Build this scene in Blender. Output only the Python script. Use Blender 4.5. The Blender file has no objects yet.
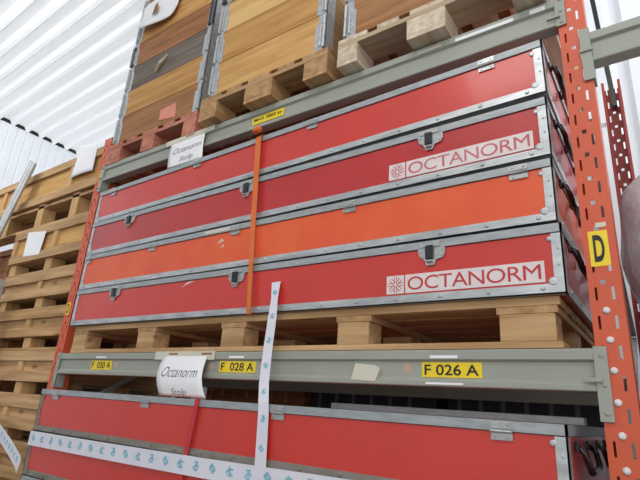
import bpy, bmesh, math, random
from mathutils import Vector, Matrix, Euler
random.seed(7)
S = bpy.context.scene
COL = S.collection

# ------------------------------------------------------------------ camera
yaw, pitch, roll = -0.6288, 0.3313, 0.0702
F = Vector((math.sin(yaw)*math.cos(pitch), math.cos(yaw)*math.cos(pitch), math.sin(pitch)))
r0 = F.cross(Vector((0, 0, 1))).normalized(); u0 = r0.cross(F)
RX = math.cos(roll)*r0 + math.sin(roll)*u0
UP = -math.sin(roll)*r0 + math.cos(roll)*u0
cd = bpy.data.cameras.new('camera'); cam = bpy.data.objects.new('camera', cd); COL.objects.link(cam)
cam.matrix_world = Matrix(((RX.x, UP.x, -F.x, 2.862), (RX.y, UP.y, -F.y, -1.498), (RX.z, UP.z, -F.z, -0.2007), (0, 0, 0, 1)))
cd.sensor_width = 36; cd.lens = 489.09*36/640; cd.clip_start = .05
S.camera = cam

# ------------------------------------------------------------------ world, light, exposure
w = bpy.data.worlds.new('world'); S.world = w; w.use_nodes = True
bg = w.node_tree.nodes['Background']; bg.inputs[0].default_value = (.94, .97, 1, 1); bg.inputs[1].default_value = .6

def area(name, loc, target, size, sizey, power, col=(1, 1, 1)):
    l = bpy.data.lights.new(name, 'AREA'); l.shape = 'RECTANGLE'; l.size = size; l.size_y = sizey; l.energy = power; l.color = col
    o = bpy.data.objects.new(name, l); COL.objects.link(o); o.location = loc
    o.rotation_euler = (Vector(target)-Vector(loc)).to_track_quat('-Z', 'Y').to_euler()
    return o
area('front_fill_light', (4.5, -5.5, 1.2), (1.6, 0, .6), 5, 3, 75, (1, .99, .97))  # added area light, unseen, brightens the rack from the front right
area('fill_light', (2.6, -2.6, 3.1), (2.2, 0.2, .3), 2.2, .5, 25, (1, .98, .94))  # added overhead fill for the case fronts, no fixture in view
area('fill_light', (-1.6, -1.6, 2.9), (-4.2, .6, 1.8), 2.2, .5, 45, (1, .99, .97))  # added fill aimed at the left wall to brighten it
area('right_wall_light', (4.8, 1.2, 2.9), (3.2, 1.9, 1.2), 1.5, 1.2, 40, (.95, .98, 1))  # unseen area light towards the back wall at the right
sl = bpy.data.lights.new('sun', 'SUN'); sl.energy = 3.6; sl.angle = .35; so_ = bpy.data.objects.new('sun', sl); COL.objects.link(so_)
so_.rotation_euler = Vector((.25, -.55, -1)).to_track_quat('-Z', 'Y').to_euler(); so_.location = (0, 0, 8)
S.view_settings.view_transform = 'Standard'; S.view_settings.look = 'None'
S.view_settings.exposure = 0.3; S.view_settings.gamma = 1; S.view_settings.use_curve_mapping = False

# ------------------------------------------------------------------ materials
def lin(c):
    return tuple(((x/255)/12.92 if x/255 <= .04045 else ((x/255+.055)/1.055)**2.4) for x in c)+(1,)
def mat(name, c, rough=.5, metal=0, var=.12, scale=6, c2=None, stretch=(1, 1, 1), bump=0, spec=.5, rnd=0, detail=5, coat=0):
    m = bpy.data.materials.new(name); m.use_nodes = True; nt = m.node_tree; N = nt.nodes; L = nt.links
    b = N['Principled BSDF']; b.inputs['Roughness'].default_value = rough; b.inputs['Metallic'].default_value = metal
    b.inputs['Specular IOR Level'].default_value = spec; b.inputs['Coat Weight'].default_value = coat; b.inputs['Coat Roughness'].default_value = .12
    tc = N.new('ShaderNodeTexCoord'); mp = N.new('ShaderNodeMapping'); mp.inputs['Scale'].default_value = stretch
    L.new(tc.outputs['Object'], mp.inputs['Vector'])
    nz = N.new('ShaderNodeTexNoise'); nz.inputs['Scale'].default_value = scale; nz.inputs['Detail'].default_value = detail
    oi = N.new('ShaderNodeObjectInfo')
    cm = N.new('ShaderNodeVectorMath'); cm.operation = 'MULTIPLY_ADD'
    L.new(oi.outputs['Random'], cm.inputs[0]); cm.inputs[1].default_value = (17, 31, 23); L.new(mp.outputs[0], cm.inputs[2])
    L.new(cm.outputs[0], nz.inputs['Vector'])
    rp = N.new('ShaderNodeValToRGB'); L.new(nz.outputs['Fac'], rp.inputs[0])
    A = lin(c); B = lin(c2) if c2 else tuple(x*(1-var*2) for x in A[:3])+(1,)
    rp.color_ramp.elements[0].position = .32; rp.color_ramp.elements[1].position = .66
    rp.color_ramp.elements[0].color = B; rp.color_ramp.elements[1].color = A
    out = rp.outputs[0]
    if rnd:
        hs = N.new('ShaderNodeHueSaturation'); mr = N.new('ShaderNodeMapRange')
        mr.inputs['To Min'].default_value = 1-rnd; mr.inputs['To Max'].default_value = 1+rnd
        L.new(oi.outputs['Random'], mr.inputs['Value']); L.new(mr.outputs[0], hs.inputs['Value']); L.new(out, hs.inputs['Color']); out = hs.outputs[0]
    L.new(out, b.inputs['Base Color'])
    if bump:
        bp = N.new('ShaderNodeBump'); bp.inputs['Strength'].default_value = bump; bp.inputs['Distance'].default_value = .003
        L.new(nz.outputs['Fac'], bp.inputs['Height']); L.new(bp.outputs[0], b.inputs['Normal'])
    return m
def wood(name, c, c2, axis, knots=True, rnd=.1):
    """grain runs along axis"""
    st = [14, 14, 14]; st[axis] = 1.0
    m = mat(name, c, .75, 0, c2=c2, scale=2.2, stretch=tuple(st), bump=.25, spec=.25, rnd=rnd, detail=7)
    nt = m.node_tree; N = nt.nodes; L = nt.links; b = N['Principled BSDF']
    if knots:
        tc = N.new('ShaderNodeTexCoord'); mp = N.new('ShaderNodeMapping'); s2 = [9, 9, 9]; s2[axis] = 3.2
        mp.inputs['Scale'].default_value = s2; L.new(tc.outputs['Object'], mp.inputs[0])
        vo = N.new('ShaderNodeTexVoronoi'); vo.inputs['Scale'].default_value = 1; L.new(mp.outputs[0], vo.inputs['Vector'])
        rp = N.new('ShaderNodeValToRGB'); rp.color_ramp.elements[0].position = .06; rp.color_ramp.elements[1].position = .17
        rp.color_ramp.elements[0].color = (.38, .25, .16, 1); rp.color_ramp.elements[1].color = (1, 1, 1, 1)
        L.new(vo.outputs['Distance'], rp.inputs[0])
        mx = N.new('ShaderNodeMix'); mx.data_type = 'RGBA'; mx.blend_type = 'MULTIPLY'; mx.inputs[0].default_value = .75
        src = b.inputs['Base Color'].links[0].from_socket
        L.new(src, mx.inputs[6]); L.new(rp.outputs[0], mx.inputs[7]); L.new(mx.outputs[2], b.inputs['Base Color'])
    return m
def scuffs(m, col, amount=.6, scale=3, thr=.68):
    nt = m.node_tree; N = nt.nodes; L = nt.links; b = N['Principled BSDF']
    tc = N.new('ShaderNodeTexCoord'); mp = N.new('ShaderNodeMapping'); mp.inputs['Scale'].default_value = (1, 2, 5); mp.inputs['Rotation'].default_value = (0, .5, 0)
    L.new(tc.outputs['Object'], mp.inputs[0])
    nz = N.new('ShaderNodeTexNoise'); nz.inputs['Scale'].default_value = scale; nz.inputs['Detail'].default_value = 9; nz.inputs['Roughness'].default_value = .75
    L.new(mp.outputs[0], nz.inputs['Vector'])
    rp = N.new('ShaderNodeValToRGB'); rp.color_ramp.elements[0].position = thr; rp.color_ramp.elements[1].position = thr+.08
    rp.color_ramp.elements[0].color = (0, 0, 0, 1); rp.color_ramp.elements[1].color = (amount, amount, amount, 1)
    L.new(nz.outputs['Fac'], rp.inputs[0])
    mx = N.new('ShaderNodeMix'); mx.data_type = 'RGBA'; src = b.inputs['Base Color'].links[0].from_socket
    L.new(rp.outputs[0], mx.inputs[0]); L.new(src, mx.inputs[6]); mx.inputs[7].default_value = lin(col); L.new(mx.outputs[2], b.inputs['Base Color'])
    return m
M = {}
M['red'] = scuffs(mat('case_red', (208, 56, 46), .35, var=.05, scale=4, coat=.25), (235, 170, 150), .5, 4, .70)
M['dred'] = scuffs(mat('case_dark_red', (190, 42, 42), .36, var=.06, scale=4, coat=.25), (225, 150, 140), .45, 4, .71)
M['orange'] = scuffs(mat('case_orange', (232, 98, 48), .4, var=.05, scale=5, c2=(224, 84, 48)), (240, 200, 170), .7, 5, .69)
M['alu'] = mat('aluminium', (200, 203, 204), .4, .6, var=.16, scale=9, stretch=(1, 4, 4))
M['dalu'] = mat('dull_aluminium', (170, 175, 177), .45, .3, var=.12, scale=18, stretch=(1, 4, 4))
M['palealu'] = mat('pale_aluminium', (226, 228, 230), .35, .3, var=.06, scale=18)
M['brownalu'] = mat('weathered_aluminium', (150, 144, 134), .55, .35, var=.14, scale=12, stretch=(1, 4, 4))
M['steel'] = mat('hinge_steel', (190, 192, 190), .35, .7, var=.15, scale=40)
M['galv'] = mat('galvanized', (188, 191, 193), .4, .3, var=.14, scale=45)
M['black'] = mat('black_plastic', (28, 27, 28), .35, var=.1)
M['handle'] = mat('handle_dark', (38, 26, 26), .22, var=.1)
M['beam'] = scuffs(mat('beam_paint', (160, 163, 152), .45, var=.05, scale=3, spec=.4), (120, 104, 84), .5, 5, .72)
M['orpost'] = scuffs(mat('upright_orange', (212, 90, 54), .48, var=.05, scale=4), (205, 150, 120), .4, 7, .72)
M['redpost'] = mat('upright_dusty_red', (178, 62, 54), .5, var=.12, scale=6)
M['white'] = mat('sheet_white', (232, 236, 240), .45, var=.02, scale=2)
M['wallw'] = mat('wall_white', (240, 244, 250), .45, var=.02, scale=2)
M['rib_void'] = mat('rib_void_dark', (40, 42, 44), .9, var=.1)
M['concrete'] = mat('concrete', (104, 101, 97), .8, var=.1, scale=3)
M['paper'] = mat('paper', (240, 240, 242), .7, var=.015)
M['cream'] = mat('old_tape', (214, 210, 192), .6, var=.04, scale=15)
M['pink'] = mat('pink_paper', (226, 146, 126), .7, var=.06, scale=15)
M['faint'] = mat('faded_sticker', (196, 164, 146), .6, var=.06, scale=30)
M['yellow'] = mat('label_yellow', (246, 214, 40), .5, var=.03, scale=10)
M['ink'] = mat('ink_black', (34, 32, 30), .6, var=.05)
M['greyink'] = mat('ink_grey', (92, 90, 92), .7, var=.05)
M['logored'] = mat('logo_red', (196, 50, 60), .5, var=.03)
M['logoworn'] = mat('logo_worn', (186, 56, 68), .5, c2=(206, 130, 134), scale=7)
M['logowhite'] = mat('logo_white', (228, 216, 214), .5, var=.04, scale=20)
M['logofaded'] = mat('logo_faded', (216, 170, 172), .5, var=.06, scale=20)
M['strapo'] = mat('strap_orange', (224, 112, 44), .6, var=.06, scale=30)
M['strapr'] = mat('strap_red', (206, 44, 58), .6, var=.06, scale=30)
M['tape'] = mat('tape_white', (226, 224, 234), .4, var=.03, scale=8)
M['tapeblue'] = mat('tape_blue', (134, 192, 212), .5, var=.1, scale=30)
M['plug'] = mat('plug_white', (226, 224, 222), .4, var=.04)
M['bluebit'] = mat('blue_film', (58, 92, 168), .4, var=.1)
def roof_mat():
    m = M['white']; nt = m.node_tree; N = nt.nodes; L = nt.links; b = N['Principled BSDF']; out = N['Material Output']
    tr = N.new('ShaderNodeBsdfTranslucent'); tr.inputs[0].default_value = (.95, .95, .95, 1)
    mx = N.new('ShaderNodeMixShader'); mx.inputs[0].default_value = .5
    L.new(b.outputs[0], mx.inputs[1]); L.new(tr.outputs[0], mx.inputs[2]); L.new(mx.outputs[0], out.inputs[0])
roof_mat()
W_X = wood('wood_x', (204, 168, 124), (168, 130, 90), 0)
W_Y = wood('wood_y', (192, 154, 112), (156, 118, 80), 1, knots=False)
W_Z = wood('wood_z', (212, 176, 126), (182, 140, 92), 2, knots=False)
W_CR = wood('crate_wood', (198, 160, 112), (160, 122, 80), 0)
W_YEL = wood('collar_yellow', (216, 172, 110), (192, 144, 84), 0)
W_YEL2 = wood('collar_honey', (206, 158, 98), (178, 128, 74), 0)
W_PALE = wood('collar_pale', (220, 184, 126), (202, 160, 100), 0)
W_BRN = wood('collar_brown', (178, 130, 88), (142, 98, 64), 0)
W_DBRN = wood('collar_dark_brown', (164, 114, 76), (126, 84, 56), 0)
W_GREY = wood('collar_grey', (122, 112, 102), (92, 84, 78), 0)
W_PINK = wood('pallet_reddish', (204, 138, 116), (166, 100, 82), 1, knots=False)
W_PINKX = wood('pallet_reddish_board', (210, 144, 122), (172, 106, 88), 0, knots=False)
W_WHT = wood('pallet_bleached', (216, 202, 182), (182, 160, 134), 1, knots=False)
W_WHTX = wood('pallet_bleached_board', (206, 188, 160), (178, 154, 124), 0, knots=False)

# ------------------------------------------------------------------ mesh helpers
class MB:
    def __init__(s): s.bm = bmesh.new()
    def box(s, x0, x1, y0, y1, z0, z1):
        v = [s.bm.verts.new(p) for p in ((x0, y0, z0), (x1, y0, z0), (x1, y1, z0), (x0, y1, z0), (x0, y0, z1), (x1, y0, z1), (x1, y1, z1), (x0, y1, z1))]
        for f in ((3, 2, 1, 0), (4, 5, 6, 7), (0, 1, 5, 4), (1, 2, 6, 5), (2, 3, 7, 6), (3, 0, 4, 7)): s.bm.faces.new([v[i] for i in f])
        return s
    def prism(s, prof, axis, a, b):
        """profile (closed polygon of 2D points) swept along axis from a to b"""
        def P(q, t):
            return {0: (t, q[0], q[1]), 1: (q[0], t, q[1]), 2: (q[0], q[1], t)}[axis]
        A = [s.bm.verts.new(P(q, a)) for q in prof]; B = [s.bm.verts.new(P(q, b)) for q in prof]; n = len(prof)
        for i in range(n): s.bm.faces.new((A[i], A[(i+1) % n], B[(i+1) % n], B[i]))
        s.bm.faces.new(A[::-1]); s.bm.faces.new(B); return s
    def tube(s, pts, r, seg=8, caps=True):
        pts = [Vector(p) for p in pts]; rings = []
        for i, p in enumerate(pts):
            t = (pts[min(i+1, len(pts)-1)]-pts[max(i-1, 0)]).normalized()
            a = t.cross(Vector((0, 0, 1)) if abs(t.z) < .9 else Vector((1, 0, 0))).normalized(); b = t.cross(a)
            rr = r[i] if isinstance(r, (list, tuple)) else r
            rings.append([s.bm.verts.new(p+rr*(math.cos(k*2*math.pi/seg)*a+math.sin(k*2*math.pi/seg)*b)) for k in range(seg)])
        for i in range(len(rings)-1):
            for k in range(seg): s.bm.faces.new((rings[i][k], rings[i][(k+1) % seg], rings[i+1][(k+1) % seg], rings[i+1][k]))
        if caps: s.bm.faces.new(rings[0][::-1]); s.bm.faces.new(rings[-1])
        return s
    def dome(s, c, r, h, nrm='-y', seg=10):
        """low rivet / plug head standing on a face"""
        c = Vector(c); rings = []
        ax = {'-y': (Vector((1, 0, 0)), Vector((0, 0, 1)), Vector((0, -1, 0))), '+x': (Vector((0, 1, 0)), Vector((0, 0, 1)), Vector((1, 0, 0)))}[nrm]
        for rr, hh in ((1, 0), (.93, .55), (.6, .9)):
            rings.append([s.bm.verts.new(c+r*rr*(math.cos(k*2*math.pi/seg)*ax[0]+math.sin(k*2*math.pi/seg)*ax[1])+h*hh*ax[2]) for k in range(seg)])
        for i in range(2):
            for k in range(seg): s.bm.faces.new((rings[i][k], rings[i][(k+1) % seg], rings[i+1][(k+1) % seg], rings[i+1][k]))
        s.bm.faces.new(rings[-1]); return s
    def poly(s, pts, y0, y1):
        return s.prism([(p[0], p[1]) for p in pts], 1, y0, y1)
    def ribbon(s, pts, wdir, wd, th=.0012, widths=None):
        """thin strap along pts; wdir = width direction"""
        wdir = Vector(wdir).normalized(); pts = [Vector(p) for p in pts]; R = []
        for i, p in enumerate(pts):
            t = (pts[min(i+1, len(pts)-1)]-pts[max(i-1, 0)]).normalized(); n = t.cross(wdir).normalized()
            W = (widths[i] if widths else wd)/2
            R.append([s.bm.verts.new(p+a*wdir*W+b*n*th/2) for a, b in ((-1, -1), (1, -1), (1, 1), (-1, 1))])
        for i in range(len(R)-1):
            for k in range(4): s.bm.faces.new((R[i][k], R[i][(k+1) % 4], R[i+1][(k+1) % 4], R[i+1][k]))
        s.bm.faces.new(R[0][::-1]); s.bm.faces.new(R[-1]); return s
    def build(s, name, m, parent=None, bevel=0, smooth=False):
        bmesh.ops.recalc_face_normals(s.bm, faces=s.bm.faces)
        me = bpy.data.meshes.new(name)
        if parent is not None:
            off = Vector((0, 0, 0)); q = parent
            while q is not None: off += q.location; q = q.parent
            bmesh.ops.translate(s.bm, verts=s.bm.verts, vec=-off)
        s.bm.to_mesh(me); s.bm.free(); me.materials.append(m)
        if smooth:
            for p in me.polygons: p.use_smooth = True
        o = bpy.data.objects.new(name, me); COL.objects.link(o)
        if parent is not None: o.parent = parent
        if bevel:
            b = o.modifiers.new('bevel', 'BEVEL'); b.width = bevel; b.segments = 2; b.limit_method = 'ANGLE'
        return o
def tag(o, label, cat, group=None):
    o['label'] = label; o['category'] = cat
    if group: o['group'] = group
    return o
def thing(name, loc, label, cat, group=None):
    o = bpy.data.objects.new(name, None); COL.objects.link(o); o.location = loc; o.empty_display_size = .05
    return tag(o, label, cat, group)
def struct(o): o['kind'] = 'structure'; return o
def single(o, base):
    """give a one-mesh thing its origin at base"""
    b = Vector(base); o.data.transform(Matrix.Translation(-b)); o.location = b; return o
def text_mesh(body, x0, x1, z0, z1, shear=0, spacing=1.0, bold=0, keep_aspect=False):
    """lettering fitted to a rectangle in the xz plane, returned as list of verts (x,z) and faces"""
    cu = bpy.data.curves.new('lettering', 'FONT'); cu.body = body; cu.shear = shear; cu.space_character = spacing; cu.offset = bold
    cu.resolution_u = 4
    t = bpy.data.objects.new('lettering', cu); COL.objects.link(t)
    dg = bpy.context.evaluated_depsgraph_get(); dg.update()
    me = bpy.data.meshes.new_from_object(t.evaluated_get(dg))
    bpy.data.objects.remove(t); bpy.data.curves.remove(cu)
    xs = [v.co.x for v in me.vertices]; ys = [v.co.y for v in me.vertices]
    ax, bx, ay, by = min(xs), max(xs), min(ys), max(ys)
    V = [(x0+(v.co.x-ax)/(bx-ax)*(x1-x0), z0+(v.co.y-ay)/(by-ay)*(z1-z0)) for v in me.vertices]
    Fc = [tuple(p.vertices) for p in me.polygons]
    bpy.data.meshes.remove(me); return V, Fc
def lettering(body, x0, x1, z0, z1, yf, m, parent, name='lettering', **k):
    """yf: y plane, or function (x,z)->y for curved sheets"""
    V, Fc = text_mesh(body, x0, x1, z0, z1, **k)
    f = yf if callable(yf) else (lambda x, z: yf)
    mb = MB(); vs = [mb.bm.verts.new((x, f(x, z), z)) for x, z in V]
    for q in Fc:
        try: mb.bm.faces.new([vs[i] for i in q])
        except ValueError: pass
    o = mb.build(name, m, parent)
    return o

# ------------------------------------------------------------------ setting
FL = -1.63
HB = 1.205            # pitch between beam levels
struct(MB().box(-4.4, 6, -9, 2.3, FL-.1, FL).build('floor', M['concrete']))
# left wall: vertical trapezoid sheet
def sheet(n0, n1, pitch, depth, foot, slope):
    pts = []; a = n0
    while a < n1:
        pts += [(a, 0), (a+foot, 0), (a+foot+slope, depth), (a+pitch-slope, depth)]; a += pitch
    pts.append((a, 0)); return pts
def zroof(x): return 3.235+.055*(x+4.2)
def corr(name, pts, f, m):
    """pts (along, offset) -> two 3D ends by f"""
    mb = MB(); A = []; B = []
    for a, d in pts:
        p, q = f(a, d); A.append(mb.bm.verts.new(p)); B.append(mb.bm.verts.new(q))
    for i in range(len(A)-1): mb.bm.faces.new((A[i], A[i+1], B[i+1], B[i]))
    o = mb.build(name, m); md = o.modifiers.new('thickness', 'SOLIDIFY'); md.thickness = .002; return struct(o)
corr('wall_left', sheet(-9, 2.05, .115, .012, .085, .008), lambda a, d: ((-4.2-d, a, FL), (-4.2-d, a, zroof(-4.2)-.005)), M['wallw'])
corr('wall_back', sheet(-4.3, 5.6, .30, .032, .19, .03), lambda a, d: ((a, 2.02+d, FL), (a, 2.02+d, zroof(a))), M['wallw'])
RP = .19
corr('ceiling', sheet(-4.99+.055-24*RP, 2.1, RP, .05, .045, .03), lambda a, d: ((-4.5, a, zroof(-4.5)+d), (6, a, zroof(6)+d)), M['white'])
mb = MB()
a = -4.99+.055
while a < 2.0:
    mb.prism([(a+.047, .002), (a+RP-.002, .002), (a+RP-.031, .047), (a+.076, .047)], 0, -4.205, -4.185)
    a += RP
o = mb.build('trim_1', M['rib_void']); o.location.z = zroof(-4.2)-.006; struct(o)  # dark fillers put the shade of the open rib ends into colour

# ------------------------------------------------------------------ rack uprights
PW = .08
def post_holes(parent, x0, z0, z1, m, plugs, pitch=.0789, phase=.882, y0=.006, name='front_post', back=1):
    """open channel post; front face is a plate with real slots"""
    mb = MB(); bm = mb.bm
    xs = [0, .0145, .0205, .031, .043, .0545, .0615, PW]
    n0 = math.floor((z0-phase)/pitch); zs = [z0]; k = n0; cuts = set()
    lev = []
    while True:
        zb = phase+k*pitch
        if zb > z1: break
        for a in (0, .014, .036, .040, .069, .072): lev.append((zb+a))
        k += 1
    zs = sorted(set([z0]+[z for z in lev if z0+.01 < z < z1-.01]+[z1]))
    V = {}
    def v(i, j):
        if (i, j) not in V: V[(i, j)] = bm.verts.new((x0+xs[i], y0, zs[j]))
        return V[(i, j)]
    for j in range(len(zs)-1):
        zm = ((zs[j]+zs[j+1])/2-phase) % pitch
        for i in range(7):
            hole = False
            if i == 1 and .036 < zm < .072: hole = True
            if i == 5 and .036 < zm < .072: hole = True
            if i == 3 and 0 < zm < .014: hole = True
            if not hole: bm.faces.new((v(i, j), v(i+1, j), v(i+1, j+1), v(i, j+1)))
    # front plate thickness is given by the solidify modifier; flanges:
    o = mb.build(name, m, parent)
    md = o.modifiers.new('thickness', 'SOLIDIFY'); md.thickness = .0022; md.offset = 0
    ya, yb = sorted((y0, y0+.075*back)); yc, yd = sorted((y0+.075*back, y0+.0775*back))
    lw = .016 if back > 0 else .012
    fl = MB().prism([(x0, y0), (x0+.0025, y0), (x0+.0025, y0+.073*back), (x0+lw, y0+.073*back), (x0+lw, y0+.0755*back), (x0, y0+.0755*back)], 2, z0, z1)
    fl.prism([(x0+PW, y0), (x0+PW-.0025, y0), (x0+PW-.0025, y0+.073*back), (x0+PW-lw, y0+.073*back), (x0+PW-lw, y0+.0755*back), (x0+PW, y0+.0755*back)], 2, z0, z1)
    fl.build('post_flange', m, o)
    for zc in plugs:
        MB().dome((x0+.037, y0-.0012, zc), .0095, .007).build('bolt', M['plug'], parent, smooth=True)
    return o
def frame(x0, label, plugs):
    t = thing('rack_upright', (x0+PW/2, .0, FL), label, 'rack upright')
    post_holes(t, x0, FL+.006, 1.42, M['orpost'], plugs)
    rx = x0+(.058 if x0 > 1 else 0)
    post_holes(t, rx, FL+.006, 1.42, M['redpost'], [], y0=1.0, name='rear_post', back=-1)
    if x0 > 1:
        MB().ribbon([(2.757, .968, 2.3), (2.767, .968, 2.10), (2.802, .968, 1.30)], (1, 0, 0), .022, .02).build('upper_brace', M['black'], t)['label'] = 'black brace rising above the rear post'
    MB().box(x0-.02, x0+PW+.02, -.03, .12, FL, FL+.006).build('base_plate', M['orpost'], t)
    MB().box(rx-.01, rx+PW+.01, .93, 1.06, FL, FL+.006).build('base_plate', M['redpost'], t)
    z = FL+.25; up = True
    while z < 1.0:
        a, b = ((x0+.04, .085, z), (x0+.04, .95, z+.5)) if up else ((x0+.04, .95, z), (x0+.04, .085, z+.5))
        MB().ribbon([a, b], (1, 0, 0), .03, .02).build('brace', M['galv'], t)
        z += .52; up = not up
    return t
fr = frame(2.7, 'orange perforated upright right of the red cases, with white bolts and large yellow D label', [.889-.0789*i for i in range(10, 18)])
fl_ = frame(-PW, 'orange perforated upright at the left end of the rack beside the wooden crates', [])
def yl_label(parent, body, x0, x1, z0, z1, y, m_in=(.12, .16), **k):
    lb = MB().box(x0, x1, y-.0012, y, z0, z1).build('location_label', M['yellow'], parent)
    lb['label'] = 'yellow label with black lettering'
    w_, h_ = x1-x0, z1-z0
    lettering(body, x0+w_*m_in[0], x1-w_*m_in[0], z0+h_*m_in[1], z1-h_*m_in[1], y-.0022, M['ink'], lb, **k)
    return lb
yl_label(fr, 'D', 2.7135, 2.762, .224, .328, .0045, (.22, .12), bold=.03)
MB().box(2.735, 2.762, .0035, .0048, .338, .352).build('torn_sticker', M['cream'], fr)
yl_label(fl_, 'D', -.068, -.028, .225, .300, .0045, (.22, .12), bold=.03)
yl_label(fl_, 'D', -.060, -.02, 1.10, 1.18, .0045, (.22, .12), bold=.03)

# ------------------------------------------------------------------ beams
def beam_prof(y0, zt):
    h = .112
    return [(y0+.002, zt), (y0, zt-.003), (y0, zt-.030), (y0+.012, zt-.036), (y0+.012, zt-.085), (y0+.001, zt-.094), (y0, zt-.096), (y0, zt-h+.003), (y0+.003, zt-h),
            (y0+.05, zt-h), (y0+.05, zt)]
def beam(zt, label, x0=.002, x1=2.698, y0=-.002, dz=0, con=(True, True), rear=False, rc=(-.185, .004)):
    t = thing('rack_beam', ((x0+x1)/2, y0+.02, zt-.112), label, 'rack beam')
    prof = beam_prof(y0, zt)
    if rear: prof = [(y0+(y0+.05-q[0]), q[1]) for q in prof]
    MB().prism(prof, 0, x0, x1).build('beam_profile', M['beam'], t, bevel=.0012)
    for side in (0, 1):
        if not con[side]: continue
        c = MB()
        if not rear:
            if side == 0:
                c.box(x0-.002, x0+.004, y0-.001, .052, zt-.185, zt+.004)          # plate beside post
                c.box(x0-.030, x0+.004, y0-.002, .004, zt-.185, zt+.004)          # flange over front face
            else:
                c.box(x1-.004, x1+.002, y0-.001, .052, zt+rc[0], zt+rc[1])
                c.box(x1-.004, x1+.028, y0-.004, .004, zt+rc[0], zt+rc[1])
                c.box(x1-.030, x1+.012, y0-.012, y0-.002, zt-.088, zt-.078)       # safety pin
            for q in (.02, .095, .165):
                c.dome((x0-.014 if side == 0 else x1+.014, y0-.004, zt-q*(1 if side == 0 else -rc[0]/.185)), .006, .004)
        else:
            xa = x0 if side == 0 else x1
            c.box(xa-.003, xa+.003, y0, y0+.05, zt-.185, zt+.004)
        co = c.build('connector', M['beam'], t, bevel=.0008)
    t.rotation_euler.y = dz
    return t
low = beam(0, 'lower grey-green beam carrying the yellow F 030 A, F 028 A and F 026 A labels', y0=0)
upp = beam(HB-.01, 'upper grey-green beam under the wooden pallet boxes, with small yellow MAX label', y0=0, rc=(-.12, .06))
bot = beam(-HB, 'grey-green beam hidden under the lowest red cases', y0=0)
for z_, l_ in ((0, 'rear beam behind the pallet at the lower label level'), (HB-.01, 'rear beam under the back of the wooden pallet boxes'), (-HB, 'rear beam behind the lowest red cases')):
    beam(z_, l_, y0=.945, rear=True)
# next bay's beam at the right
nb = thing('rack_beam', (3.6, .02, .87), 'short length of grey-green beam right of the orange upright, lower than the upper beam', 'rack beam')
MB().prism(beam_prof(0, 1.005), 0, 2.786, 4.5).build('beam_profile', M['beam'], nb, bevel=.0012)
c = MB().box(2.780, 2.787, -.002, .05, .826, 1.022).box(2.756, 2.786, -.004, .004, .826, 1.022).box(2.752, 2.79, -.010, -.003, .93, .94)
c.build('connector', M['beam'], nb, bevel=.0008)

o = MB().box(.0, 2.70, 1.205, 1.235, HB-.12, HB+.20).build('rear_blocker_board', W_BRN, bevel=.003)  # board added to keep brightness from showing under the pallets
tag(single(o, (1.35, 1.22, HB-.12)), 'long brown board added along the rear of the wooden pallets on top, blocking light', 'board')
# labels and stickers on the lower beam
yl_label(low, 'F  030 A', .312, .50, -.084, -.038, .0115, (.05, .14), bold=.014)
yl_label(low, 'F  028 A', 1.285, 1.49, -.083, -.038, .0115, (.05, .14), bold=.014)
yl_label(low, 'F 026 A', 2.203, 2.395, -.084, -.038, .0115, (.05, .14), bold=.014)
for x0, x1 in ((.365, .455), (1.345, 1.43), (2.235, 2.325)):
    MB().box(x0, x1, -.0012, .0, -.027, -.018).build('paper_strip', M['paper'], low)
MB().box(2.22, 2.34, -.0012, .0, -.106, -.100).build('paper_strip', M['paper'], low)
MB().poly([(1.945, -.098), (2.04, -.102), (2.058, -.060), (2.035, -.050), (1.962, -.044), (1.955, -.07)], -.0015, .0115).build('torn_sticker', M['cream'], low)
for x in (.535, 1.235, 1.52, 2.155):
    MB().dome((x, .0118, -.058), .016, .0006).build('round_sticker', M['faint'], low)
# stickers on the upper beam
yl_label(upp, 'MAX 3800 kg', 1.296, 1.50, HB-.092, HB-.050, .0095, (.06, .2), bold=.014)
MB().box(2.346, 2.56, -.0015, 0, HB-.040, HB-.026).build('paper_strip', M['paper'], upp)
MB().box(2.615, 2.665, -.0015, 0, HB-.04, HB-.022).build('paper_strip', M['paper'], upp)
MB().box(2.19, 2.29, -.0012, 0, HB-.034, HB-.026).build('paper_strip', M['cream'], upp)
upp.rotation_euler.y = .0065

# ------------------------------------------------------------------ pallets
def long_pallet(zb, x0, x1, yf, label):
    t = thing('long_pallet', ((x0+x1)/2, yf+.4, zb), label, 'pallet')
    D = .8
    for y in (yf, yf+.35, yf+.7): MB().box(x0, x1, y, y+.1, zb, zb+.020).build('bottom_board', W_X, t, bevel=.002)
    cs = [x0+.09]+[x0+.695-.06+.59*i for i in range(4)]
    cs = [.155, .752, 1.346, 1.943, 2.532]
    for cx in cs:
        wd = .13 if cx != cs[-1] else .155
        for y in (yf+.002, yf+.352, yf+.702): MB().box(cx-wd/2, cx+wd/2, y, y+.096, zb+.020, zb+.100).build('block', W_X, t, bevel=.003)
        MB().box(cx-wd/2-.008, cx+wd/2+.008, yf+.002, yf+D-.002, zb+.100, zb+.122).build('cross_board', W_Y, t, bevel=.002)
    for i in range(6): MB().box(x0, x1, yf+i*.138, yf+i*.138+.11, zb+.122, zb+.148).build('deck_board', W_X, t, bevel=.002)
    return t
long_pallet(0.001, .09, 2.625, .0, 'long pallet with light wooden blocks under the upper stack of red cases')
long_pallet(-HB+.001, .09, 2.625, -.05, 'long pallet under the lowest stack of red cases')

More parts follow.
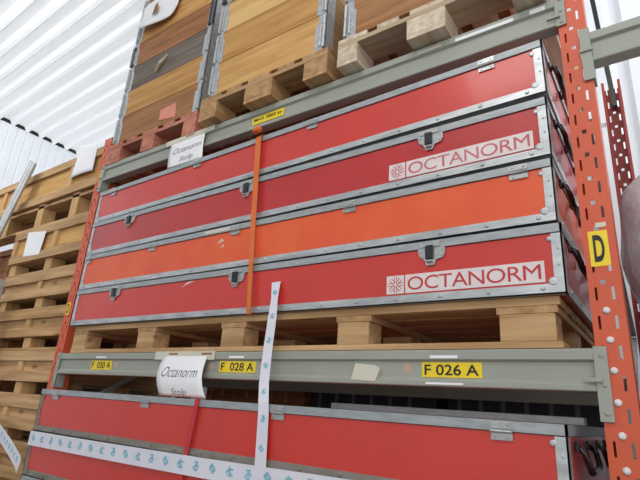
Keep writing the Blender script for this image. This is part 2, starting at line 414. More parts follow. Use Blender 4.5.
def euro_pallet(x0, zb, yf, W, mb_y, m_x, label, blocks=None):
    t = thing('pallet', (x0+W/2, yf+.6, zb), label, 'pallet', None)
    D = 1.2
    for a, b in (blocks or ((0, .1), (W/2-.0725, W/2+.0725), (W-.1, W))):
        MB().box(x0+a, x0+b, yf, yf+D, zb, zb+.020).build('bottom_board', mb_y, t, bevel=.002)
        for y in (yf, yf+.53, yf+D-.145): MB().box(x0+a, x0+b, y, y+.145, zb+.020, zb+.098).build('block', mb_y, t, bevel=.002)
    for y in (yf, yf+.53, yf+D-.145): MB().box(x0, x0+W, y, y+.145, zb+.098, zb+.120).build('cross_board', m_x, t, bevel=.0015)
    xx = x0; g = (W-.635)/4
    for wd in (.145, .1, .145, .1, .145):
        MB().box(xx, xx+wd, yf, yf+D, zb+.120, zb+.142).build('deck_board', mb_y, t, bevel=.0015); xx += wd+g
    return t
YP = -.06
zt = HB-.006
P1 = euro_pallet(.002, zt, -.006, .862, W_PINK, W_PINKX, 'reddish pallet under the left wooden box, on the upper beam', ((0, .155), (.37, .49), (.752, .862)))
P2 = euro_pallet(.955, zt, YP, .83, W_YEL and W_Y, W_X, 'light wooden pallet under the middle wooden box, on the upper beam', ((0, .13), (.33, .508), (.70, .83)))
P3 = euro_pallet(1.84, zt, YP, .83, W_WHT, W_WHTX, 'bleached grey-white pallet under the right wooden box, on the upper beam', ((0, .10), (.33, .49), (.73, .83)))

def collar(x0, x1, zb, h, m, label, group, yp=YP):
    yf = yp+.005; D = 1.19
    t = thing('pallet_collar', ((x0+x1)/2, yf+D/2, zb), label, 'pallet collar', group)
    MB().box(x0, x1, yf, yf+.02, zb+.0015, zb+h-.0015).build('front_board', m, t, bevel=.002)
    MB().box(x0, x1, yf+D-.02, yf+D, zb+.0015, zb+h-.0015).build('rear_board', m, t)
    MB().box(x0, x0+.02, yf+.021, yf+D-.021, zb+.0015, zb+h-.0015).build('side_board', W_SIDE[m.name], t)
    MB().box(x1-.02, x1, yf+.021, yf+D-.021, zb+.0015, zb+h-.0015).build('side_board', W_SIDE[m.name], t)
    for sx, xc in ((-1, x0), (1, x1)):
        mb = MB(); xa, xb = (xc-.003, xc+.042) if sx < 0 else (xc-.042, xc+.003)
        mb.box(xa, xb, yf-.003, yf, zb+.001, zb+h-.001)
        xs_ = xc-.003 if sx < 0 else xc
        mb.box(xs_, xs_+.003, yf-.003, yf+.06, zb+.001, zb+h-.001)
        # step overlapping the collar above and barrel
        xi = xb if sx < 0 else xa
        mb.box(min(xi, xi+.014*(-sx)), max(xi, xi+.014*(-sx)), yf-.003, yf, zb+.001, zb+h-.055)
        mb.tube([(xc-sx*.004, yf-.008, zb+.004), (xc-sx*.004, yf-.008, zb+h-.02)], .0075, 8)
        mb.tube([(xc-sx*.024, yf-.006, zb+.02), (xc-sx*.024, yf-.006, zb+h-.07)], .005, 6)
        for q in (.02, .07, .12):
            mb.dome((xc-sx*.030, yf-.003, zb+q), .006, .004)
        mb.build('corner_hinge', M['galv'], t)
    return t
W_SIDE = {}
for m_ in (W_YEL, W_YEL2, W_PALE, W_BRN, W_DBRN, W_GREY, W_WHTX, W_X): W_SIDE[m_.name] = W_Y
zc = zt+.142+.0305
spec1 = [(W_BRN, 'brown wooden collar with a pink tag, lowest in the left box stack', ), (W_YEL2, 'honey-coloured wooden collar above the pink-tagged one in the left box'), (W_GREY, 'weathered grey wooden collar with a small splinter in the left box'),
         (W_DBRN, 'dark brown wooden collar above the grey one in the left box'), (W_YEL2, 'honey-coloured wooden collar partly under the hanging white sheet in the left box'), (W_BRN, 'topmost visible wooden collar behind the hanging white sheet')]
g1 = 'collars of the left wooden box'
z = zt+.1425; hs = .201
for i, (m_, l_) in enumerate(spec1):
    c = collar(.05, .866, z, hs, m_, l_, g1, -.006)
    if i == 0: MB().poly([(.505, z+.045), (.660, z+.022), (.645, z+.125), (.500, z+.118)], -.0036, -.0012).build('pink_tag', M['pink'], c)
    if i == 2: MB().tube([(.365, -.004, z+.055), (.42, -.024, z+.085), (.475, -.016, z+.135)], [.010, .012, .006], 6).build('splinter', W_WHTX, c)
    if i == 3: MB().box(.83, .872, -.016, -.006, z+.005, z+hs-.01).build('hinge_clip', M['black'], c)
    if i == 3: MB().box(.044, .07, -.016, -.006, z+.005, z+hs-.04).build('hinge_clip', M['black'], c)
    z += hs
g2 = 'collars of the middle wooden box'
z = zt+.1425; hs = .207
for i, (m_, l_) in enumerate([(W_YEL, 'lowest wooden collar of the middle box, yellow pine right above its pallet'), (W_YEL2, 'second wooden collar of the middle box, honey pine'), (W_PALE, 'third wooden collar of the middle box, pale yellow pine'), (W_BRN, 'topmost visible collar of the middle box, at the upper edge')]):
    c = collar(1.01, 1.762, z, hs, m_, l_, g2)
    if i == 3: MB().box(1.005, 1.035, YP-.012, YP-.004, z+.004, z+.12).build('hinge_clip', M['black'], c)
    z += hs
collar(1.87, 2.655, zt+.1425, .2, W_BRN, 'light brown wooden collar of the right box directly on the bleached pallet', None)
collar(1.87, 2.655, zt+.3425, .2, W_BRN, 'upper wooden collar of the right box, at the top edge of the picture', None)
for x0_, x1_, y0_, w_ in ((.075, .84, .03, 'left'), (1.035, 1.737, -.025, 'middle'), (1.895, 2.63, -.025, 'right')):
    o = MB().box(x0_, x1_, y0_, y0_+1.1, zt+.1425, zt+.150).build('slit_blocker_board', W_DBRN)  # added board hides the bright roof behind the deck slits
    tag(single(o, ((x0_+x1_)/2, y0_+.55, zt+.1425)), 'thin brown board added in the bottom of the %s wooden box to block light' % w_, 'board', 'light-blocking boards inside the wooden boxes')
# things lying in the boxes hang a sheet over the left box
def sheet_obj(name, P, nx, nz, m, parent=None):
    """curved sheet: P(u,v)->point"""
    mb = MB(); G = [[mb.bm.verts.new(P(i/nx, j/nz)) for i in range(nx+1)] for j in range(nz+1)]
    for j in range(nz):
        for i in range(nx): mb.bm.faces.new((G[j][i], G[j][i+1], G[j+1][i+1], G[j+1][i]))
    o = mb.build(name, m, parent, smooth=True); md = o.modifiers.new('thickness', 'SOLIDIFY'); md.thickness = .0006; md.offset = 0
    return o
hs_ = thing('hanging_sheet', (.37, -.04, 2.2), 'white plastic sheet with a printed picture hanging over the left box corner', 'sheet')
def PS(u, v):
    x = .10+.40*u; z = 2.42-(.22-.075*(u-.75)**2*2+.05*(1-u) + (.0 if u < .9 else -.6*(u-.9)))*v
    return (x, -.034-.012*math.sin(u*5)-.01*v, z)
sheet_obj('sheet', PS, 14, 8, M['paper'], hs_)
pm = MB().poly([(.275, 2.25), (.325, 2.265), (.320, 2.345), (.29, 2.335)], -.0655, -.064).build('printed_picture', W_DBRN, hs_)

# ------------------------------------------------------------------ flight cases
def case(xl, yf, zb, L, H, m, label, group, front, tilt=0, logo=None, rail=None, D=.78, lidm=None, hx_=(.155, .90, 1.645, 2.405)):
    t = thing('flight_case', (xl, yf, zb), label, 'flight case', group)
    X0, X1, Y0, Y1, Z0, Z1 = xl, xl+L, yf, yf+D, zb, zb+H
    rail = rail or M['alu']
    MB().box(X0+.004, X1-.004, Y0+.003, Y1-.003, Z0+.004, Z1-.004).build('body', m, t)
    # bottom rail: angle running round the case, with rivets
    b = MB(); bh = .030
    b.box(X0, X1, Y0, Y0+.0035, Z0, Z0+bh).box(X0, X1, Y1-.0035, Y1, Z0, Z0+bh).box(X0, X0+.0045, Y0, Y1, Z0, Z0+bh).box(X1-.0045, X1, Y0, Y1, Z0, Z0+bh)
    b.box(X0, X1, Y0, Y0+.03, Z0, Z0+.0042).box(X0, X1, Y1-.03, Y1, Z0, Z0+.0042)
    k = X0+.05
    while k < X1-.03:
        b.dome((k, Y0, Z0+.018), .0075, .005, seg=8); k += .155
    for k in (.08, .25, .42, .6): b.dome((X1, Y0+k, Z0+.017), .0055, .004, '+x', 8)
    b.build('bottom_rail', rail, t)
    # lid: rim and red top
    l = MB(); lh = .026
    l.box(X0-.002, X1+.002, Y0-.003, Y0+.003, Z1-lh, Z1).box(X0-.002, X1+.002, Y1-.003, Y1+.003, Z1-lh, Z1).box(X0-.002, X0+.0045, Y0-.003, Y1, Z1-lh, Z1).box(X1-.0045, X1+.002, Y0-.003, Y1, Z1-lh, Z1)
    l.box(X0, X1, Y0, Y0+.03, Z1-.0042, Z1).box(X0, X1, Y1-.03, Y1, Z1-.0042, Z1).box(X0, X0+.03, Y0+.03, Y1-.03, Z1-.0042, Z1).box(X1-.03, X1, Y0+.03, Y1-.03, Z1-.0042, Z1)
    lid = l.build('lid_rim', lidm or M['dalu'], t)
    MB().box(X0+.003, X1-.003, Y0+.0025, Y1-.0025, Z1-lh-.0025, Z1-lh-.0005).build('lid_gap', M['black'], lid)
    for sx in (0, 1):
        for sy in (0, 1):
            cm = MB(); xa = X0 if sx == 0 else X1; s = 1 if sx == 0 else -1; ya = Y0 if sy == 0 else Y1; q = 1 if sy == 0 else -1
            x_a, x_b = sorted((xa, xa+s*.030)); y_a, y_b = sorted((ya, ya+q*.0035))
            cm.box(x_a, x_b, y_a, y_b, Z0+bh, Z1-lh-.003)
            x_a, x_b = sorted((xa, xa+s*.0045)); y_a, y_b = sorted((ya, ya+q*.036))
            cm.box(x_a, x_b, y_a, y_b, Z0+bh, Z1-lh-.003)
            if sy == 0:
                for zz in (Z0+.036, Z1-.045): cm.dome((xa+s*.034, Y0, zz), .012 if zz < Z0+.1 else .008, .003)
                for zz in (Z0+.085, Z0+.135): cm.dome((xa+s*.014, Y0, zz), .004, .003, seg=8)
            cm.build('corner_trim', rail if sx == 0 else M['alu'], t)
    # fittings on the front
    if front == 'hinge':
        for hx in hx_:
            h = MB(); h.box(X0+hx-.028, X0+hx+.028, Y0-.0055, Y0-.003, Z1-.020, Z1-.001)
            h.box(X0+hx-.028, X0+hx+.028, Y0-.0025, Y0, Z1-.049, Z1-.030)
            h.tube([(X0+hx-.028, Y0-.006, Z1-.0275), (X0+hx+.028, Y0-.006, Z1-.0275)], .004, 8)
            for a in (-.017, .017): h.dome((X0+hx+a, Y0-.0055, Z1-.010), .0035, .003, seg=6); h.dome((X0+hx+a, Y0-.0025, Z1-.042), .0035, .003, seg=6)
            h.build('hinge', M['steel'], t)
    else:
        for hx in (.385, 1.29, 2.19):
            h = MB(); c = X0+hx
            h.poly([(c-.045, Z1-.027), (c-.040, Z1-.050), (c-.018, Z1-.070), (c-.014, Z1-.086), (c+.014, Z1-.086), (c+.020, Z1-.068), (c+.045, Z1-.062), (c+.052, Z1-.048), (c+.052, Z1-.027)], Y0-.004, Y0)
            h.box(c-.034, c+.034, Y0-.0065, Y0-.003, Z1-.022, Z1-.004)
            for a, zq in ((-.036, -.036), (.042, -.036), (.042, -.054), (-.026, -.058)): h.dome((c+a, Y0-.004, Z1+zq), .0035, .003, seg=6)
            la = h.build('latch', M['steel'], t)
            MB().box(c-.015, c+.013, Y0-.013, Y0-.004, Z1-.066, Z1-.018).build('latch_lever', M['black'], la, bevel=.002)
            MB().tube([(c-.011, Y0-.007, Z1-.073), (c+.011, Y0-.007, Z1-.073)], .0055, 8).build('latch_hook', M['steel'], la)
    # drop handles on the right end
    for y in (.07, .45):
        h = MB().tube([(X1+.004, Y0+y+.025, Z0+.158), (X1+.022, Y0+y+.025, Z0+.145), (X1+.030, Y0+y+.03, Z0+.110), (X1+.030, Y0+y+.05, Z0+.098), (X1+.030, Y0+y+.19, Z0+.098), (X1+.030, Y0+y+.21, Z0+.110), (X1+.022, Y0+y+.215, Z0+.145), (X1+.004, Y0+y+.215, Z0+.158)], .0085, 8)
        h.build('handle', M['handle'], t, smooth=True)
        for q in (.012, .2): MB().box(X1, X1+.010, Y0+y+q, Y0+y+q+.028, Z0+.146, Z0+.170).build('handle_clip', M['handle'], t, bevel=.002)
    if label.startswith('faded orange'):
        MB().box(X0+1.045, X0+1.21, Y0-.0042, Y0-.003, Z1-.020, Z1-.005).build('paper_strip', M['cream'], t)
        MB().poly([(X0+1.13, Z1-.075), (X0+1.175, Z1-.07), (X0+1.16, Z1-.055)], Y0+.0015, Y0+.003).build('paint_chip', M['cream'], t)
        MB().poly([(X0+1.16, Z1-.10), (X0+1.185, Z1-.095), (X0+1.175, Z1-.085)], Y0+.0015, Y0+.003).build('paint_chip', M['cream'], t)
    if label.startswith('red flight case with a clear'):
        MB().poly([(X0+.93, Z1-.058), (X0+.97, Z1-.035), (X0+1.02, Z1-.032), (X0+.965, Z1-.046)], Y0+.0015, Y0+.003).build('paint_chip', M['logowhite'], t)
    if logo:
        a, b_, z0, z1 = X0+2.028, X0+2.538, Z0+.036, Z0+.100
        st = MB().box(a, b_, Y0+.0005, Y0+.003, z0, z1).build('logo_sticker', M['logowhite'], t)
        MB().box(a+.066, a+.070, Y0-.0004, Y0+.0005, z0+.0, z1).build('logo_bar', M['logored'], st)
        lettering('OCTANORM', a+.079, b_-.010, z0+.009, z1-.009, Y0-.0003, M['logoworn'] if logo == 'worn' else M['logored'], st, spacing=.93)
        e = MB(); cx, cz = a+.034, (z0+z1)/2
        for k in range(8):
            an = k*math.pi/4+math.pi/8; dx, dz = math.cos(an), math.sin(an)
            def pt(r_, s_): return (cx+dx*r_-dz*s_, cz+dz*r_+dx*s_)
            e.poly([pt(.006, -.0016), pt(.017, -.0016), pt(.017, .0016), pt(.006, .0016)], Y0-.0004, Y0+.0005)
            for s_ in (-1, 1): e.poly([pt(.015, 0), pt(.016, .0025*s_), pt(.0265, .0075*s_), pt(.0265, .0045*s_)], Y0-.0004, Y0+.0005)
        e.build('logo_emblem', M['logored'], st)
    t.rotation_euler.y = -tilt
    return t
GC = 'red flight cases stacked on the upper pallet'; GL = 'red flight cases stacked under the lower beam'
CH = .2095
zc = .1495
case(.058, -.02, zc, 2.592, CH, M['red'], 'red flight case with a clear white OCTANORM sticker, lowest on the pallet', GC, 'latch', .0, logo='new')
case(.062, -.02, zc+CH+.001, 2.582, CH-.002, M['orange'], 'faded orange flight case, second from the bottom of the upper stack', GC, 'hinge', .0025, hx_=(.045, .645, 1.245, 1.857, 2.482))
case(.058, -.02, zc+2*CH+.001, 2.588, CH, M['dred'], 'dark red flight case with a worn OCTANORM sticker, above the orange case', GC, 'latch', .0065, logo='worn')
case(.060, -.02, zc+3*CH+.002, 2.590, CH-.003, M['red'], 'top red flight case of the upper stack, touching the hanging paper sign', GC, 'hinge', .0135)
zl = -.197; LH = .2105
case(.066, -.09, zl-LH, 2.562, LH-.001, M['red'], 'top red flight case directly under the lower beam', GL, 'hinge', 0, rail=M['brownalu'])
case(.063, -.09, zl-2*LH, 2.565, LH-.001, M['red'], 'red flight case behind the long white tape, second below the lower beam', GL, 'hinge', 0, rail=M['brownalu'])
case(.066, -.09, zl-3*LH, 2.562, LH-.001, M['red'], 'red flight case peeking in at the bottom edge, third below the lower beam', GL, 'latch', 0)
case(.064, -.09, -HB+.15, 2.565, -(-HB+.15)+zl-3*LH-.001, M['red'], 'lowest red flight case of the lower stack', GL, 'hinge', 0, rail=M['brownalu'])
# rail on the lower stack, standing in for the lid edge of a rear case
o = MB().box(1.75, 2.632, .18, .225, zl, zl+.022).build('rear_lid_rail', M['dalu'], bevel=.002)
tag(single(o, (2.2, .2, zl)), 'short aluminium rail standing in for a rear case lid, on the first case below the lower beam', 'rail')

# ------------------------------------------------------------------ straps and tapes
so = thing('ratchet_strap', (1.42, -.035, .2), 'orange lashing strap running down the front of the upper case stack', 'strap')
ztop = zc+4*CH+.022
MB().ribbon([(1.398, .74, ztop+.008), (1.398, .05, ztop+.008), (1.398, -.018, ztop+.006), (1.399, -.034, ztop-.008), (1.40, -.038, ztop-.03), (1.43, -.038, .55), (1.462, -.038, .165), (1.464, -.034, .147), (1.464, -.015, .146)], (1, 0, 0.05), .026, .002,
            widths=[.03, .03, .032, .033, .034, .028, .022, .022, .022]).build('webbing', M['strapo'], so)
MB().tube([(1.376, -.046, ztop+.016), (1.405, -.050, ztop+.020), (1.418, -.045, ztop+.012)], [.014, .020, .012], 10).build('knot', M['strapo'], so, smooth=True)
sr = MB().ribbon([(1.300, -.0985, zl+.001), (1.297, -.1, zl-.03), (1.268, -.1, -.495), (1.24, -.1, -.72)], (1, 0, .08), .024, .0016).build('lashing_strap', M['strapr'])
tag(single(sr, (1.28, -.1, -.5)), 'red strap hanging down over the cases below the paper sign', 'strap')

def tape_marks(path, wd, step, parent, yoff, vertical):
    """small blue printed figures along a tape path lying in a plane of constant y offset"""
    pts = [Vector(p) for p in path]; segs = [(pts[i], pts[i+1]) for i in range(len(pts)-1)]; d = step*.5
    tot = sum((b-a).length for a, b in segs)
    kk = 0
    pats = (('.##..', '####.', '##.##', '.####', '..##.', '.....'), ('..#..', '.####', '###..', '#.##.', '.####', '.....'), ('.###.', '..##.', '.####', '##.#.', '.###.', '.....'))
    while d < tot-.01:
        pat = pats[kk % 3]; kk += 1
        q = d
        for a, b in segs:
            L_ = (b-a).length
            if q <= L_: p = a+(b-a)*q/L_; t = (b-a).normalized(); break
            q -= L_
        sd = t.cross(Vector((0, -1, 0))).normalized()
        n = sd.cross(t); n = n if n.y < 0 else -n
        ux, uz = (Vector((1, 0, .02)), Vector((0, 0, 1)))
        if vertical: uz = -t; ux = sd if sd.x > 0 else -sd
        else: ux = t if t.x > 0 else -t; uz = sd if sd.z > 0 else -sd
        mb = MB(); V = {}; c = wd*.115
        def vv(i, j):
            if (i, j) not in V: V[(i, j)] = mb.bm.verts.new(p+n*yoff+ux*(i-2.5)*c+uz*(3-j)*c)
            return V[(i, j)]
        for j, row in enumerate(pat):
            for i, ch in enumerate(row):
                if ch == '#': mb.bm.faces.new((vv(i, j), vv(i+1, j), vv(i+1, j+1), vv(i, j+1)))
        mb.build('printed_mark', M['tapeblue'], parent)
        d += step
tv = thing('barrier_tape', (1.57, -.04, .27), 'white tape with blue print hanging vertically in front of the lower beam', 'tape')
pv = [(1.590, -.030, .272), (1.598, -.040, .20), (1.603, -.048, .12), (1.606, -.058, .017), (1.612, -.068, -.06), (1.624, -.082, -.13), (1.645, -.099, -.19), (1.652, -.101, -.235), (1.665, -.1025, -.45)]
MB().ribbon(pv, (1, 0, .03), .045, .0006, widths=[.046, .034, .043, .045, .046, .047, .048, .049, .052]).build('tape_strip', M['tape'], tv)
tape_marks(pv, .04, .097, tv, .0012, True)
th = thing('barrier_tape', (1.3, -.104, -.44), 'long white tape with blue print stretched across the cases at the bottom', 'tape')
ph = [(.072, -.1015, -.443), (.70, -.1035, -.441), (1.4, -.1035, -.437), (2.2, -.1025, -.428), (2.66, -.1015, -.43)]
MB().ribbon(ph, (0, 0, 1), .068, .0006).build('tape_strip', M['tape'], th)
tape_marks(ph, .058, .088, th, .001, False)
tl = thing('barrier_tape', (-.2, -.05, -.53), 'short white tape end with blue print at the bottom left before the wooden crates', 'tape')
pl = [(.030, -.0985, -.585), (-.05, -.07, -.572), (-.2, -.05, -.525), (-.4, -.03, -.465), (-.75, -.0, -.375)]
MB().ribbon(pl, (.3, 0, 1), .068, .0006).build('tape_strip', M['tape'], tl)
tape_marks(pl[1:], .05, .055, tl, .001, False)

# ------------------------------------------------------------------ paper signs
def paper_sign(name, x0, x1, zt_, zb_, yfun, label, lines, tape_rect, skew=0):
    t = thing(name, ((x0+x1)/2, yfun(0, zt_), zt_), label, 'sign')
    sheet_obj('paper', lambda u, v: (x0+(x1-x0)*u+skew*v, yfun(x0+(x1-x0)*u, zt_+(zb_-zt_)*v), zt_+(zb_-zt_)*v), 8, 16, M['paper'], t)
    for body, a, b, z0, z1 in lines:
        lettering(body, a, b, z0, z1, lambda x, z: yfun(x, z)-.0012, M['greyink'], t, shear=.2, bold=-.006)
    a, b, z0, z1 = tape_rect
    tp = MB().box(a, b, yfun(0, zt_)-.0025, yfun(0, zt_)-.0008, z0, z1).build('adhesive_tape', M['cream'], t)
    return t, tp
def y_low(x, z):
    s = min(max(0, -z-.015)/.175, 1)
    return -.0015-.050*math.sin(s*2.3)
t1, tp = paper_sign('paper_sign', .920, 1.215, -.006, -.192, y_low, 'white paper sign reading Octanorm taped to the lower beam, curling outward', [('Octanorm', .985, 1.215, -.113, -.068), ('Stolp', 1.066, 1.164, -.196, -.160)], (.86, 1.262, -.034, .003), .065)
for a, b in ((.96, 1.02), (1.18, 1.245)): MB().box(a, b, -.0052, -.004, -.012, -.004).build('tape_mark', W_DBRN, tp)
def y_up(x, z):
    s = max(0, (HB-.03)-z)/.16
    return -.0015-.020*math.sin(min(s, 1.2)*1.5)
t2, tp = paper_sign('paper_sign', .672, .955, HB-.014, 1.001, y_up, 'white paper sign reading Octanorm Stolp on the upper beam, beside the left box', [('Octanorm', .725, .955, 1.083, 1.122), ('Stolp', .800, .908, 1.012, 1.052)], (.63, 1.03, HB-.040, HB-.008), .035)
MB().box(.80, .87, -.0052, -.004, HB-.022, HB-.014).build('tape_mark', W_DBRN, tp)

# ------------------------------------------------------------------ crates stacked on the floor at the left
def crate(x0, x1, yf, ztop, body, foot, label, feet, posts, m=W_X, D=.8, deep=False):
    t = thing('wooden_crate', ((x0+x1)/2, yf+D/2, ztop-body-foot), label, 'crate', 'flat wooden crates stacked at the left')
    zb = ztop-body; rh = min(.066, body*.34)
    for y in (yf, yf+D-.022):
        MB().box(x0, x1, y, y+.022, ztop-rh, ztop).build('top_rail', m, t, bevel=.002)
        MB().box(x0, x1, y, y+.022, zb, zb+rh).build('bottom_rail', m, t, bevel=.002)
    MB().box(x0+.02, x1-.02, yf+.0225, yf+.0345, zb, ztop-.004).build('panel', W_YEL if deep else m, t)
    MB().box(x0+.02, x1-.02, yf+D-.047, yf+D-.035, zb, ztop-.01).build('panel', m, t)
    for x in (x0, x1-.022): MB().box(x, x+.022, yf+.023, yf+D-.023, zb, ztop).build('end_board', W_Y, t, bevel=.002)
    MB().box(x0+.022, x1-.022, yf+.048, yf+D-.048, zb+.002, zb+.020).build('bottom_panel', m, t)
    for px_ in posts:
        MB().box(px_-.028, px_+.028, yf+.004, yf+.0222, zb+rh+.001, ztop-rh-.001).build('post', W_Z, t, bevel=.002)
    for fx in feet:
        for y in (yf+.02, yf+D/2-.05, yf+D-.12):
            MB().box(fx-.047, fx+.047, y, y+.1, zb-foot+.018, zb-.001).build('foot_block', W_Z, t, bevel=.003)
    for y in (yf+.01, yf+D/2-.06, yf+D-.12):
        MB().box(x0, x1, y, y+.11, zb-foot, zb-foot+.018).build('skid', m, t)
    MB().box(x0, x1, yf+D-.018, yf+D, zb-foot+.019, zb-.001).build('rear_board', m, t)  # added board blocks the lit wall behind the foot gaps
    if foot > .15:
        for k in range(5): MB().box(x0, x1, yf+.02+k*.15, yf+.02+k*.15+.13, zb-.040, zb-.018).build('deck_board', m, t)
    return t
YS = .10
feet = (-.16, -.70, -1.24)
rr = [(.957, .264, .110, 'flat wooden crate with a white paper on its side, second in the left stack'),
      (.583, .180, .093, 'low wooden crate third from the top of the left stack'),
      (.310, .185, .090, 'low wooden crate beside the lower yellow D label in the left stack'),
      (.035, .196, .093, 'low wooden crate level with the lower beam in the left stack'),
      (-.255, .190, .085, 'low wooden crate beside the top case under the lower beam'),
      (-.530, .190, .085, 'low wooden crate at the bottom left corner of the picture'),
      (-.805, .190, .085, 'wooden crate below the picture edge, third from the floor'), (-1.08, .190, .085, 'wooden crate second from the floor in the left stack'), (-1.355, .190, .0849, 'bottom wooden crate standing on the floor at the left')]
crate(-2.05, -.10, YS, 1.475, .302, .214, 'large wooden crate on top of the left stack, with a white paper standing on it', (-.535, -1.035, -1.6), (-.66, -1.75), deep=True)
pc = None
for i, (zt_, b_, f_, l_) in enumerate(rr):
    dx = (0, -.01, .0, .015, -.01, .01, 0, 0, 0)[i]
    c = crate(-1.30+dx, -.10+min(dx, 0), YS+(.0, .01, -.005, .006, 0, .008, 0, 0, 0)[i], zt_, b_, f_-.0005, l_, [q+dx for q in feet], (-.66+dx, -1.27+dx) if i == 0 else (-.72+dx,), deep=(i == 0), m=(W_X, W_X, W_CR)[i % 3])
    if i == 0:
        MB().poly([(-1.070, .738), (-.822, .725), (-.800, .905), (-1.085, .935)], YS-.0025, YS-.0012).build('paper_sheet', M['paper'], c)
        pc = c
def OPS(u, v):
    tl, tr_, br, bl = (-.600, 1.565), (-.352, 1.525), (-.331, 1.290), (-.640, 1.300)
    x = (1-v)*((1-u)*tl[0]+u*tr_[0])+v*((1-u)*bl[0]+u*br[0]); z = (1-v)*((1-u)*tl[1]+u*tr_[1])+v*((1-u)*bl[1]+u*br[1])
    return (x, YS-.0025-.012*math.sin(u*2.5)*v, z)
op = sheet_obj('paper_sheet', OPS, 8, 8, M['paper'])
tag(single(op, (-.5, YS, 1.31)), 'white sheet of paper sticking up from the top crate of the left stack', 'paper')

# leaning aluminium profiles at the left
lp = thing('aluminium_profile', (-2.9, .04, FL), 'bright ribbed aluminium profile leaning in front of the wooden crates at the left', 'profile')
a = Vector((-1.145, .03, 1.545)); b = a+Vector((-.295, 0, -.60))*5; dv = (b-a).normalized(); sd = Vector((dv.z, 0, -dv.x))
b = a+dv*((FL+.12-a.z)/dv.z)
for k in range(4):
    off = sd*(-.045+.030*k)+Vector((-.05, 0, 0))
    MB().ribbon([a+off, b+off], sd, .021, .012).build('rib', M['alu'] if k % 2 else M['palealu'], lp)
MB().ribbon([a+Vector((-.05, .010, 0))+dv*.003, b+Vector((-.05, .010, 0))], sd, .116, .010).build('backing', M['dalu'], lp)
o = MB().box(-1.13, -1.02, -.03, .01, FL, .530).build('steel_post', M['galv'], bevel=.003)
tag(single(o, (-1.07, -.01, FL)), 'short grey steel post at the left picture edge before the lower crates', 'post')

# ------------------------------------------------------------------ goods and dark backdrops behind the rack
def back_crate(x0, x1, y0, y1, zt_, m, ml, label):
    t = thing('bulk_container', ((x0+x1)/2, (y0+y1)/2, FL), label, 'container', None)
    MB().box(x0, x1, y0, y1, FL+.1, zt_-.05).build('body', m, t, bevel=.01)
    MB().box(x0-.02, x1+.02, y0-.02, y1+.02, zt_-.05, zt_).build('rim', m, t, bevel=.005)
    n = int((x1-x0)/.12)
    for i in range(n):
        x = x0+.06+i*(x1-x0-.1)/n
        MB().box(x, x+.018, y0-.012, y0, FL+.12, zt_-.055).build('rib', ml, t)
    for x in (x0, (x0+x1)/2-.05, x1-.1): MB().box(x, x+.1, y0+.02, y1-.02, FL, FL+.1).build('foot', m, t)
    return t
M['dgrey'] = mat('container_dark', (46, 48, 56), .6, var=.1); M['mgrey'] = mat('container_rib', (96, 100, 110), .6, var=.1)
back_crate(.98, 1.80, 1.12, 1.85, .17, M['dgrey'], M['mgrey'], 'dark grey container added as backdrop behind the rack, middle of three')  # added so the gaps under beam and pallet stay dark
back_crate(1.86, 2.62, 1.12, 1.85, .17, M['dgrey'], M['mgrey'], 'dark grey container added as backdrop behind the rack near the right upright')  # second added backdrop, darkens the right part of the gaps
back_crate(-2.62, -1.44, .16, .94, .86, W_DBRN, W_BRN, 'brown wooden container left of the crate stack at the picture edge')
back_crate(.02, .92, 1.12, 1.85, .20, W_DBRN, W_BRN, 'brown wooden container added as backdrop behind the left end of the rack')  # wooden backdrop added for the brown left part of the gap

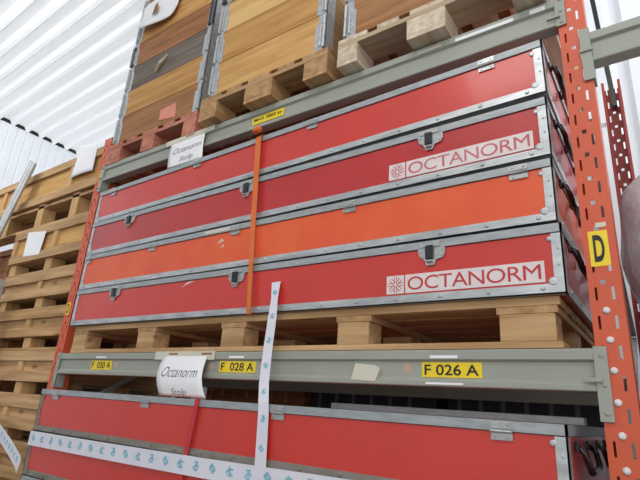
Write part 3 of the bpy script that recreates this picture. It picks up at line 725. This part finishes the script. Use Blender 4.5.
# film-wrapped goods in the next bay
def film_mat():
    m = bpy.data.materials.new('clear_film'); m.use_nodes = True; nt = m.node_tree; N = nt.nodes; L = nt.links
    b = N['Principled BSDF']; b.inputs['Base Color'].default_value = lin((214, 216, 222)); b.inputs['Roughness'].default_value = .18
    nz = N.new('ShaderNodeTexNoise'); nz.inputs['Scale'].default_value = 5; nz.inputs['Detail'].default_value = 4
    mr = N.new('ShaderNodeMapRange'); mr.inputs['To Min'].default_value = .5; mr.inputs['To Max'].default_value = .92
    L.new(nz.outputs['Fac'], mr.inputs['Value']); L.new(mr.outputs[0], b.inputs['Alpha'])
    bp = N.new('ShaderNodeBump'); bp.inputs['Strength'].default_value = .6; bp.inputs['Distance'].default_value = .02
    L.new(nz.outputs['Fac'], bp.inputs['Height']); L.new(bp.outputs[0], b.inputs['Normal'])
    return m
M['film'] = film_mat()
def lump(x0, x1, y0, y1, z0, z1, seed, name, m, parent):
    mb = MB(); bmesh.ops.create_icosphere(mb.bm, subdivisions=4, radius=1); rnd = random.Random(seed)
    ph = [rnd.uniform(0, 6) for _ in range(6)]
    for v in mb.bm.verts:
        d = v.co.normalized(); e = 4
        s = (abs(d.x)**e+abs(d.y)**e+abs(d.z)**e)**(-1/e)
        s *= 1+.03*math.sin(7*d.x+ph[0])*math.sin(6*d.z+ph[1])+.02*math.sin(13*d.y+ph[2]+5*d.z)
        v.co = Vector(((x0+x1)/2+d.x*s*(x1-x0)/2, (y0+y1)/2+d.y*s*(y1-y0)/2, (z0+z1)/2+d.z*s*(z1-z0)/2))
    return mb.build(name, m, parent, smooth=True)
wb = thing('wrapped_bundle', (3.2, .62, .1), 'bulging film-wrapped bundle right of the orange upright, wood showing inside', 'bundle')
lump(2.785, 3.50, .09, .62, .115, .60, 2, 'plastic_film', M['film'], wb)
MB().box(2.87, 3.40, .2, .5, .14, .42).build('grey_content', M['dalu'], wb, bevel=.03)
MB().box(2.85, 3.40, .19, .5, .44, .56).build('wooden_board', W_X, wb, bevel=.01)
MB().box(2.848, 3.40, .185, .5, .42, .439).build('blue_band', M['bluebit'], wb)
dk = thing('pallet_box', (3.2, .62, FL), 'dark pallet box carrying the film-wrapped bundle at the right edge', 'box')
MB().box(2.86, 3.6, .12, .90, FL+.1, .10).build('body', M['dgrey'], dk, bevel=.01)
for x in (2.87, 3.16, 3.49): MB().box(x, x+.1, .14, .88, FL, FL+.1).build('foot', M['dgrey'], dk)
